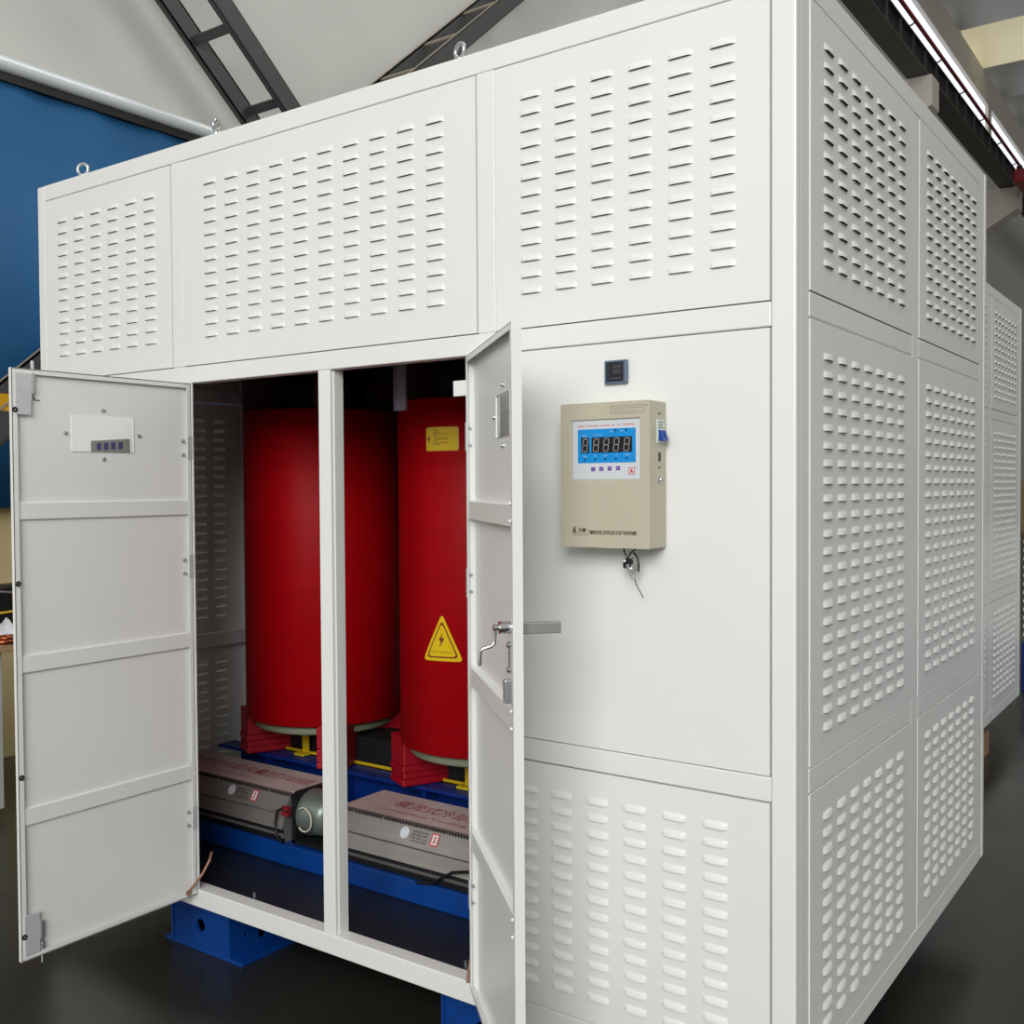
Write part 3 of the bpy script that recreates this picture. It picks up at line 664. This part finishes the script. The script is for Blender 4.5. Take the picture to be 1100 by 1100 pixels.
# rectangular warning sticker
s = lambda deg: R(deg)*RC
m = MB(); zc = -0.25
sq = [(s(-92.7), 1.638+zc), (s(-69.5), 1.638+zc), (s(-69.5), 1.7155+zc), (s(-92.7), 1.7155+zc)]
curved_poly(m, rounded(sq, 0.005), 0.0012, 0)
i_ = 0.003; curved_poly(m, rounded([(sq[0][0]+i_, sq[0][1]+i_), (sq[1][0]-i_, sq[1][1]+i_), (sq[2][0]-i_, sq[2][1]-i_), (sq[3][0]+i_, sq[3][1]-i_)], 0.004), 0.0018, 1)
bolt = [(0.62, 1.0), (0.12, 0.46), (0.48, 0.50), (0.30, 0.0), (0.95, 0.60), (0.58, 0.55)]
def curved_bolt(mb, s0, z0, w_, h_, off, mi):
    pts = [on_coil((s0+u*w_)/RC, z0+v*h_, off) for u, v in ((0.68, 1.0), (0.06, 0.44), (0.46, 0.50))]
    mb.add(pts, [(0, 1, 2)], mi); pts = [on_coil((s0+u*w_)/RC, z0+v*h_, off) for u, v in ((0.20, 0.0), (0.94, 0.60), (0.50, 0.50), (0.40, 0.44))]; mb.add(pts, [(0, 1, 2, 3)], mi)
    pts = [on_coil((s0+u*w_)/RC, z0+v*h_, off) for u, v in ((0.06, 0.44), (0.44, 0.40), (0.94, 0.60), (0.56, 0.60))]; mb.add(pts, [(0, 1, 2, 3)], mi)
curved_bolt(m, s(-91.5), 1.660+zc, 0.014, 0.034, 0.0024, 2)
for r_, (zl, wd, ind) in enumerate(((1.704, 0.020, 0), (1.698, 0.024, 0), (1.692, 0.056, 0), (1.6855, 0.014, 0), (1.680, 0.048, 0.003), (1.6745, 0.055, 0), (1.669, 0.018, 0), (1.6635, 0.053, 0), (1.658, 0.028, 0))):
    curved_poly(m, [(s(-87)+ind, zl+zc), (s(-87)+ind+wd, zl+zc), (s(-87)+ind+wd, zl+0.0016+zc), (s(-87)+ind, zl+0.0016+zc)], 0.0024, 2)
m.build('warning_sticker', [STKE, STKY, MAROON], cB)
m = MB(); tri = [(s(-96.5), 0.963+zc), (s(-67.5), 0.966+zc), (s(-81.7), 1.118+zc)]
def shrink(t, k):
    gx = sum(p[0] for p in t)/3; gz = sum(p[1] for p in t)/3
    return [(gx+(p[0]-gx)*k, gz+(p[1]-gz)*k) for p in t]
curved_poly(m, rounded(tri, 0.016), 0.0012, 0); curved_poly(m, rounded(shrink(tri, 0.80), 0.016), 0.0018, 1); curved_poly(m, rounded(shrink(tri, 0.71), 0.015), 0.0024, 0)
curved_bolt(m, s(-84.2), 1.008+zc, 0.024, 0.052, 0.0030, 1)
curved_text(m, 'Danger  Dangerous', 0.0075, s(-90.5), 0.990+zc, 0.0030, 2, 0.082)
m.build('warning_sticker', [STKY, MAROON, mat('sticker_olive_ink', (120, 96, 10), 0.5)], cB)
# hanging strip
m = MB(); m.box((-0.022, -0.004, -0.14), (0.022, 0.004, 0.40)); m.box((-0.024, -0.006, -0.14), (-0.019, 0.004, 0.40)); m.build('insulating_strip', STRIP, T, loc=W(-1.335, 0.30, 1.895))

# ---------------------------------------------------------------- blue rail and fans
rl = root('fan_rail', (-1.39, 0.335, 0.25), 'bright blue flat rail running below the two fans', 'rail')
MB().box((-1.32, -0.02, 0.0), (1.32, 0.02, 0.070)).build('rail_bar', BLUEP, rl, bevel=0.003)
for x in (-1.2, 0, 1.2): MB().box((x-0.04, 0.02, 0), (x+0.04, 0.22, 0.068)).build('bracket', BLUEP, rl)

prof = [(0.0, 0.158), (-0.006, 0.148), (-0.030, 0.108), (-0.036, 0.099), (-0.022, 0.094), (-0.030, 0.090), (-0.040, 0.064), (-0.046, 0.048), (-0.034, 0.044), (-0.034, 0.030), (-0.048, 0.027), (-0.048, 0.018), (-0.030, 0.014), (-0.030, 0.0), (0.20, 0.0), (0.20, 0.158)]
def fan(x0, x1, label, lab_x):
    f = root('cross_flow_fan', (x0, 0.360, 0.32), label, 'fan', 'two cooling fans on the blue rail')
    L = x1-x0
    m = MB(); m.prism([(a, b) for a, b in prof], 0, L)
    # smooth the bulge
    o = m.build('housing', [FANSIL, FANDK], f)
    for p in o.data.polygons:
        c = p.center
        if c.z < 0.046 and not (0.0265 < c.z < 0.0305) and abs(p.normal.x) < 0.5: p.material_index = 1
    MB().box((0.0, -0.001, 0.1585), (L, 0.202, 0.163)).build('deck', FANTOP, f, bevel=0.001)
    m = MB(); n = int(L/0.011)
    for i in range(n): m.box((0.004+i*0.011, -0.0052, 0.147), (0.0095+i*0.011, -0.002, 0.160))
    m.box((0, -0.0035, 0.145), (L, 0.001, 0.163), 1); m.build('vent_strip', [FANDK, mat('vent_strip_brown', (96, 82, 78), 0.5)], f)
    nn = int(L/0.13)
    for i in range(nn):
        m = MB(); xx = 0.06+i*0.13; m.cyl((xx, -0.004, 0.154), (xx, -0.008, 0.154), 0.0035, n=8); m.build('rivet', CHROME, f)
    # labels on the sloping face from (-.006,.148) to (-.030,.108)
    A = Vector((0, -0.006, 0.148)); B = Vector((0, -0.030, 0.108)); dn = (A-B).normalized(); nr = Vector((0, -dn.z, dn.y))*0.0012; ln = (A-B).length
    def q(u, v): return B+Vector((u, 0, 0))+dn*(v*ln)+nr
    m = MB(); cx = lab_x
    m.add([q(cx, 0.55)+Vector((0.018*math.cos(t), 0, 0))+dn*0.018*math.sin(t) for t in [2*math.pi*k/24 for k in range(24)]], [tuple(range(24))], 0)
    m.build('round_badge', LCDW, f, fixn=False)
    m = MB()
    for r_ in range(4):
        text_bm(m, ['CROSS-FLOW FAN', '220V 50Hz 60W', 'IP20  2650 r/min', 'COOLING FAN'][r_], 0.0062, q(cx+0.028, 0.72-0.21*r_)+nr*0.2, (1, 0, 0), dn, 0, 0.064)
    m.build('data_label', BLKINK, f, fixn=False)
    m = MB(); m.add([q(cx+0.106, 0.12), q(cx+0.136, 0.12), q(cx+0.136, 0.93), q(cx+0.106, 0.93)], [(0, 1, 2, 3)], 0)
    e = nr*0.3; m.add([q(cx+0.110, 0.2)+e, q(cx+0.132, 0.2)+e, q(cx+0.132, 0.85)+e, q(cx+0.110, 0.85)+e], [(0, 1, 2, 3)], 1)
    e = nr*0.6; m.add([q(cx+0.115, 0.3)+e, q(cx+0.125, 0.35)+e, q(cx+0.122, 0.55)+e, q(cx+0.127, 0.75)+e, q(cx+0.117, 0.72)+e, q(cx+0.119, 0.5)+e], [tuple(range(6))], 0)
    m.build('warning_label', [REDINK, LCDW], f, fixn=False)
    m = MB()
    text_bm(m, '横流式冷却风机', 0.062, (0.14, 0.085, 0.1636), (1, 0, 0), (0, 1, 0), 0, 0.42); text_bm(m, 'Cross-flow Cooling Fan', 0.024, (0.13, 0.035, 0.1636), (1, 0, 0), (0, 1, 0), 0, 0.42)
    if L > 0.8: text_bm(m, '横流式冷却风机', 0.062, (L-0.30, 0.085, 0.1636), (1, 0, 0), (0, 1, 0), 0, 0.28)
    m.build('printed_title', PINKINK, f, fixn=False)
    return f
FL = fan(-2.72, -1.90, 'silver cooling fan in the left half, round motor on its end', 0.534)
FR = fan(-1.66, -0.86, 'silver cooling fan in the right half, black cord across its end', 0.288)
m = MB(); m.box((-1.868, 0.332, 0.325), (-1.852, 0.345, 0.49)); m.box((-1.868, 0.332, 0.325), (-1.70, 0.50, 0.335)); m.box((-1.87, 0.35, 0.34), (-1.85, 0.52, 0.495))
def FLb(mb, name, mt): 
    o = mb; o.v = [(v[0]+2.72, v[1]-0.36, v[2]-0.32) for v in o.v]; return o.build(name, mt, FL)
FLb(m, 'motor_bracket', FANDK)
m = MB(); cx, cy, cz = -1.85, 0.41, 0.415
m.v = []
pr = [(0.0, 0.078), (0.02, 0.080), (0.03, 0.074), (0.085, 0.070), (0.105, 0.058), (0.112, 0.04), (0.114, 0.0)]
n = 36; vs = [(cx+a, cy+r_*math.cos(2*math.pi*k/n), cz+r_*math.sin(2*math.pi*k/n)) for a, r_ in pr for k in range(n)]
m.add(vs, [(i*n+k, i*n+(k+1) % n, (i+1)*n+(k+1) % n, (i+1)*n+k) for i in range(len(pr)-1) for k in range(n)], 0, True)
FLb(m, 'motor', mat('motor_grey_cap', (118, 128, 122), 0.35, 0.5))
m = MB(); m.tube([(-1.808+0.036*math.cos(R(a)), 0.330, 0.414+0.040*math.sin(R(a))) for a in range(125, -131, -15)], 0.003); FLb(m, 'motor_lead', mat('pale_lead', (196, 194, 170), 0.5))
m = MB(); m.box((-1.905, 0.318, 0.435), (-1.875, 0.335, 0.445)); m.box((-1.905, 0.318, 0.415), (-1.875, 0.335, 0.427)); FLb(m, 'terminal', mat('terminal_red', (130, 30, 40), 0.5))
m = MB(); m.tube([(-1.895, 0.320, 0.44), (-1.92, 0.315, 0.43), (-1.925, 0.310, 0.39), (-1.915, 0.305, 0.345), (-1.88, 0.303, 0.33)], 0.004); FLb(m, 'power_lead', BLACK)
m = MB(); m.tube([(-1.29, 0.300, 0.325), (-1.23, 0.300, 0.335), (-1.15, 0.300, 0.385), (-1.05, 0.295, 0.41), (-0.95, 0.26, 0.47), (-0.88, 0.2, 0.56)], 0.0045)
m.v = [(v[0]+1.66, v[1]-0.36, v[2]-0.32) for v in m.v]; m.build('power_cord', BLACK, FR)

# ---------------------------------------------------------------- temperature controller on the front
cx0, cx1, cz0, cz1, cyf = -0.520, -0.294, 1.3865, 1.7085, -0.080
ctl = root('temperature_controller', (cx0, 0, cz0), 'beige wall-mounted temperature controller with blue digital display', 'controller')
def CW(x, y, z): return (x-cx0, y, z-cz0)
px0, px1, pz0, pz1 = -0.491, -0.318, 1.538, 1.670
m = MB()
xs = [cx0, px0, px1, cx1]; zs = [cz0, pz0, pz1, cz1]
vs = [CW(x, cyf, z) for x in xs for z in zs]
m.add(vs, [(i*4+j, i*4+j+1, (i+1)*4+j+1, (i+1)*4+j) for i in range(3) for j in range(3) if not (i == 1 and j == 1)])
rc = [(px0, pz0), (px1, pz0), (px1, pz1), (px0, pz1)]
for i in range(4):
    p, q_ = rc[i], rc[(i+1) % 4]; m.add([CW(p[0], cyf, p[1]), CW(q_[0], cyf, q_[1]), CW(q_[0], cyf+0.004, q_[1]), CW(p[0], cyf+0.004, p[1])], [(0, 1, 2, 3)])
rc = [(cx0, cz0), (cx1, cz0), (cx1, cz1), (cx0, cz1)]
for i in range(4):
    p, q_ = rc[i], rc[(i+1) % 4]; m.add([CW(p[0], cyf, p[1]), CW(q_[0], cyf, q_[1]), CW(q_[0], -0.0012, q_[1]), CW(p[0], -0.0012, p[1])], [(0, 1, 2, 3)])
m.add([CW(cx0, -0.0012, cz0), CW(cx1, -0.0012, cz0), CW(cx1, -0.0012, cz1), CW(cx0, -0.0012, cz1)], [(0, 1, 2, 3)])
bmx = m.build('case', CREAM, ctl)
bm = bmesh.new(); bm.from_mesh(bmx.data); bmesh.ops.remove_doubles(bm, verts=bm.verts[:], dist=1e-5); bmesh.ops.recalc_face_normals(bm, faces=bm.faces[:]); bm.to_mesh(bmx.data); bm.free()
md = bmx.modifiers.new('bevel', 'BEVEL'); md.width = 0.003; md.segments = 3; md.limit_method = 'ANGLE'; md.angle_limit = R(40)
MB().box(CW(px0+0.0005, cyf+0.0035, pz0+0.0005), CW(px1-0.0005, cyf+0.006, pz1-0.0005)).build('display_panel', LCDW, ctl)
def pu(u, v): return (px0+(px1-px0)*u, pz1-(pz1-pz0)*v)
def flat(mb, u0, v0, u1, v1, lay, mi=0):
    x0, z1_ = pu(u0, v0); x1, z0_ = pu(u1, v1); mb.box(CW(x0, cyf+0.0035-0.0004*lay, z0_), CW(x1, cyf+0.0035-0.0004*(lay-1), z1_), mi)
m = MB(); flat(m, 0.085, 0.15, 0.935, 0.72, 1, 0)
flat(m, 0.135, 0.29, 0.258, 0.55, 2, 1); flat(m, 0.292, 0.29, 0.885, 0.55, 2, 1)
def digit(mb, u, lay=3):
    yl = cyf+0.0035-0.0004*lay
    def pt(a, b):   # a 0..1 across, b 0..1 up, slanted
        x, z = pu(u+0.070*a+0.018*b, 0.525-0.21*b); return Vector(CW(x, yl, z))
    for (a0, b0, a1, b1) in ((0, 0, 1, 0), (0, .5, 1, .5), (0, 1, 1, 1), (0, 0, 0, .5), (0, .5, 0, 1), (1, 0, 1, .5), (1, .5, 1, 1)):
        p, q_ = pt(a0, b0), pt(a1, b1); dd = (q_-p); L = dd.length; dd.normalize(); nn = Vector((dd.z, 0, -dd.x))*0.0009; e = dd*0.0008
        mb.add([p+e+nn, q_-e+nn, q_-e-nn, p+e-nn], [(0, 1, 2, 3)], 2)
for u in (0.152, 0.318, 0.466, 0.614, 0.764): digit(m, u)
for u, v in ((0.645, 0.185), (0.80, 0.18), (0.195, 0.665), (0.345, 0.662), (0.495, 0.658), (0.652, 0.655), (0.81, 0.65)):
    x, z = pu(u, v); m.cyl(CW(x, cyf+0.0031, z), CW(x, cyf+0.0022, z), 0.0022, n=12, mi=1)
def ptx(mb, t, u, v, h, wd, lay, mi, bold=0): 
    x, z = pu(u, v); text_bm(mb, t, h, CW(x, cyf+0.0035-0.0004*lay-0.0002, z), (1, 0, 0), (0, 0, 1), mi, wd, bold)
ptx(m, 'LD-B10', 0.085, 0.115, 0.0046, 0.018, 0, 3, 0.025); ptx(m, 'Temperature', 0.22, 0.112, 0.0046, 0.031, 0, 3, 0.025); ptx(m, 'Controller', 0.43, 0.108, 0.0042, 0.024, 0, 3, 0.025)
ptx(m, 'For', 0.585, 0.106, 0.0042, 0.009, 0, 3, 0.025); ptx(m, 'Dry', 0.665, 0.108, 0.0046, 0.0085, 0, 3, 0.025); ptx(m, 'Transformer', 0.74, 0.102, 0.0042, 0.031, 0, 3, 0.025)
for t, u, v, wd in (('Phase', 0.155, 0.265, 0.011), ('Temperature', 0.32, 0.262, 0.021), ('Fan', 0.575, 0.21, 0.005), ('Alarm', 0.72, 0.205, 0.008), ('Phase', 0.17, 0.615, 0.010), ('Fan', 0.33, 0.61, 0.006), ('Alarm', 0.47, 0.605, 0.010), ('Trip', 0.64, 0.60, 0.006), ('Fault', 0.785, 0.60, 0.010), ('C', 0.90, 0.46, 0.003)):
    ptx(m, t, u, v, 0.0028, wd, 1.6, 4)
m.build('display', [LCDB, LED, SEG, REDINK, WHTINK], ctl, fixn=False)
for i, u in enumerate((0.315, 0.435, 0.558, 0.682)):
    k = MB(); x, z = pu(u, 0.825-0.004*i); k.box(CW(x-0.0050, cyf+0.0035, z-0.0045), CW(x+0.0050, cyf+0.0022, z+0.0045), 0)
    g = 0.0015
    sh = [[(-g, -0.3*g), (g, -0.3*g), (g, 0.3*g), (-g, 0.3*g)], [(-g, -g), (g, -g), (0, g)], [(-g, g), (g, g), (0, -g)], [(-g, -0.6*g), (g, -0.6*g), (g, 0.6*g), (-g, 0.6*g)]][i]
    k.add([CW(x+a*0.8, cyf+0.0019, z+b*0.8) for a, b in sh], [tuple(range(len(sh)))], 1)
    k.build('push_button', [PURPLE, WHTINK], ctl, bevel=0.0008, fixn=False)
m = MB(); x, z = pu(0.875, 0.865)
def fr(mb, x, z, h, t, mi, y):
    for a, b, c, d in ((-h, -h, h, -h+t), (-h, h-t, h, h), (-h, -h, -h+t, h), (h-t, -h, h, h)): mb.box(CW(x+a, y, z+b), CW(x+c, y-0.0003, z+d), mi)
fr(m, x, z, 0.0078, 0.0012, 0, cyf+0.0034)
m.add([CW(x+a*0.0052, cyf+0.003, z+b*0.0052) for a, b in ((-0.9, -0.9), (-0.25, -0.9), (-0.25, -0.3), (0.25, -0.3), (0.25, -0.9), (0.9, -0.9), (0.55, -0.1), (0.8, -0.1), (0.0, 1.0), (-0.8, -0.1), (-0.55, -0.1))], [tuple(range(11))], 0)
m.ring(CW(x+0.0125, cyf+0.003, z+0.0085), (0, 1, 0), 0.0014, 0.0003, 12, 4); m.build('brand_logo', REDINK, ctl, fixn=False)
# top data box
m = MB(); bx0, bx1, bz0, bz1 = -0.389, -0.306, 1.682, 1.699; yy = cyf-0.0003
for a in ((bx0, bz0, bx1, bz0+0.0006), (bx0, bz1-0.0006, bx1, bz1), (bx0, bz0, bx0+0.0006, bz1), (bx1-0.0006, bz0, bx1, bz1)): m.box(CW(a[0], cyf, a[1]), CW(a[2], yy, a[3]))
text_bm(m, 'Warning: disconnect supply before', 0.0032, CW(bx0+0.004, yy, 1.692), (1, 0, 0), (0, 0, 1), 0, 0.074); text_bm(m, 'opening cover of this controller', 0.0032, CW(bx0+0.004, yy, 1.6855), (1, 0, 0), (0, 0, 1), 0, 0.064)
m.cyl(CW(-0.3005, cyf, 1.697), CW(-0.3005, cyf-0.001, 1.697), 0.0012, n=8); m.build('data_label', BLKINK, ctl, fixn=False)
# bottom lettering
m = MB(); yy = cyf-0.0003
m.add([CW(-0.489+a*0.0115, yy, 1.4185+b*0.0140) for a, b in ((0, 0), (0.25, 1.0), (0.5, 1.0), (0.35, 0.35), (0.75, 0.95), (0.95, 0.95), (0.6, 0.5), (0.9, 0.0), (0.6, 0.0), (0.4, 0.3), (0.3, 0.0))], [tuple(range(11))])
text_bm(m, '力得', 0.0105, CW(-0.4745, yy, 1.4190), (1, 0, 0), (0, 0, 1), 0, 0.020, 0.03); text_bm(m, 'SHANDONG LIDE', 0.0028, CW(-0.489, yy, 1.4135), (1, 0, 0), (0, 0, 1), 0, 0.0345)
m.box(CW(-0.4505, cyf, 1.410), CW(-0.4499, yy, 1.431)); text_bm(m, 'TEMPERATURE CONTROLLER OF DRY TRANSFORMER', 0.0090, CW(-0.4465, yy, 1.4158), (1, 0, 0), (0, 0, 1), 0, 0.121, 0.03)
m.build('printed_title', BLKINK, ctl, fixn=False)
# breaker on the right side face (x = cx1)
m = MB(); X = cx1
m.box(CW(X, -0.048, 1.617), CW(X+0.0035, -0.016, 1.668), 0)
for k in range(4): m.box(CW(X+0.0035, -0.045, 1.661-0.006*k), CW(X+0.0038, -0.022-0.004*(k % 2), 1.6625-0.006*k), 1)
m.build('breaker', [mat('breaker_white', (200, 214, 206), 0.4), BLKINK], ctl)
m = MB(); m.box(CW(X+0.003, -0.044, 1.621), CW(X+0.014, -0.018, 1.630))
for yk in (-0.042, -0.026): m.obox(CW(X+0.003, yk, 1.628), (0.010, 0, 0.0), (0, 0.007, 0), (-0.004, -0.001, 0.016))
m.build('breaker_toggle', mat('toggle_blue', (10, 60, 150), 0.35), ctl, bevel=0.001)
m = MB(); m.box(CW(X, -0.041, 1.576), CW(X+0.0004, -0.028, 1.597), 0)
for k in range(5): m.box(CW(X+0.0004, -0.040+0.0026*k, 1.577), CW(X+0.0007, -0.0388+0.0026*k, 1.596), 1)
m.box(CW(X, -0.040, 1.562), CW(X+0.0005, -0.030, 1.5645), 1); m.box(CW(X, -0.040, 1.6795), CW(X+0.0005, -0.028, 1.682), 1); m.build('side_label', [mat('grey_print_patch', (150, 146, 134), 0.5), BLKINK], ctl)
m = MB(); m.cyl(CW(X, -0.032, 1.536), CW(X+0.004, -0.032, 1.536), 0.0075, n=16); m.cyl(CW(X+0.004, -0.032, 1.536), CW(X+0.0055, -0.032, 1.536), 0.0045, n=12); m.build('cam_lock', CHROME, ctl)
m = MB(); m.box(CW(X+0.0054, -0.0332, 1.532), CW(X+0.006, -0.0308, 1.540)); m.build('keyhole', BLACK, ctl)

# keys hanging beneath
ky = root('key_bunch', (-0.372, -0.035, 1.345), 'bunch of keys with black fob tied under the beige controller', 'keys')
m = MB(); m.tube([(-0.012, 0, 0.041), (-0.006, -0.004, 0.028), (0.000, -0.004, 0.018), (0.012, 0, 0.034), (0.024, 0, 0.040)], 0.0018); m.tube([(0.014, 0, 0.030), (0.024, 0, 0.018), (0.027, 0, 0.0), (0.026, 0, -0.012)], 0.0022); m.tube([(0.013, 0, -0.02), (0.022, -0.002, -0.042), (0.038, 0, -0.070)], 0.0011, 6); m.build('cable_tie', BLACK, ky)
m = MB(); m.box((-0.012, -0.005, -0.006), (0.012, 0.004, 0.017)); m.build('fob', BLACK, ky, bevel=0.004, seg=3)
m = MB(); m.cyl((-0.006, -0.006, 0.0115), (-0.006, -0.005, 0.0115), 0.0035, n=14); m.build('rivet', WHTINK, ky)
m = MB(); m.ring((0.006, 0, 0.022), (0.3, 1, 0), 0.008, 0.0011, 20, 6); m.build('split_ring', CHROME, ky)
for k, (dx, a) in enumerate(((0.014, -0.15), (0.021, 0.12), (0.004, -0.35))):
    m = MB(); m.box((-0.004, -0.001, -0.006), (0.004, 0.001, 0.006)); m.box((-0.0018, -0.0009, -0.028), (0.0018, 0.0009, -0.006)); o = m.build('key', CHROME, ky, loc=(dx, -0.003-0.002*k, -0.002)); o.rotation_euler = (0, a, 0)

# small panel meter
mt = root('panel_meter', (-0.417, 0, 1.782), 'small dark square panel meter set above the beige controller', 'meter')
m = MB(); m.box((-0.0295, -0.010, -0.027), (0.0295, -0.0012, 0.027)); m.build('bezel', METERB, mt, bevel=0.0025)
MB().box((-0.0235, -0.0108, -0.0215), (0.0205, -0.0098, 0.0225)).build('screen', mat('meter_screen', (30, 30, 36), 0.3), mt)
m = MB(); md_ = 0.0
for r_ in range(2):
    for c in range(3): text_bm(m, '8', 0.0085, (-0.006+0.0072*c, -0.0110, 0.0075-0.0115*r_), (1, 0, 0), (0, 0, 1), 0, 0.0058)
for r_ in range(6): m.box((-0.021, -0.0109, 0.0165-0.0062*r_), (-0.0135, -0.0111, 0.0175-0.0062*r_))
for c in range(3): m.box((-0.009+0.0085*c, -0.0109, -0.0155), (-0.0035+0.0085*c, -0.0111, -0.013))
m.build('markings', mat('meter_dim_print', (88, 90, 96), 0.5), mt, fixn=False)
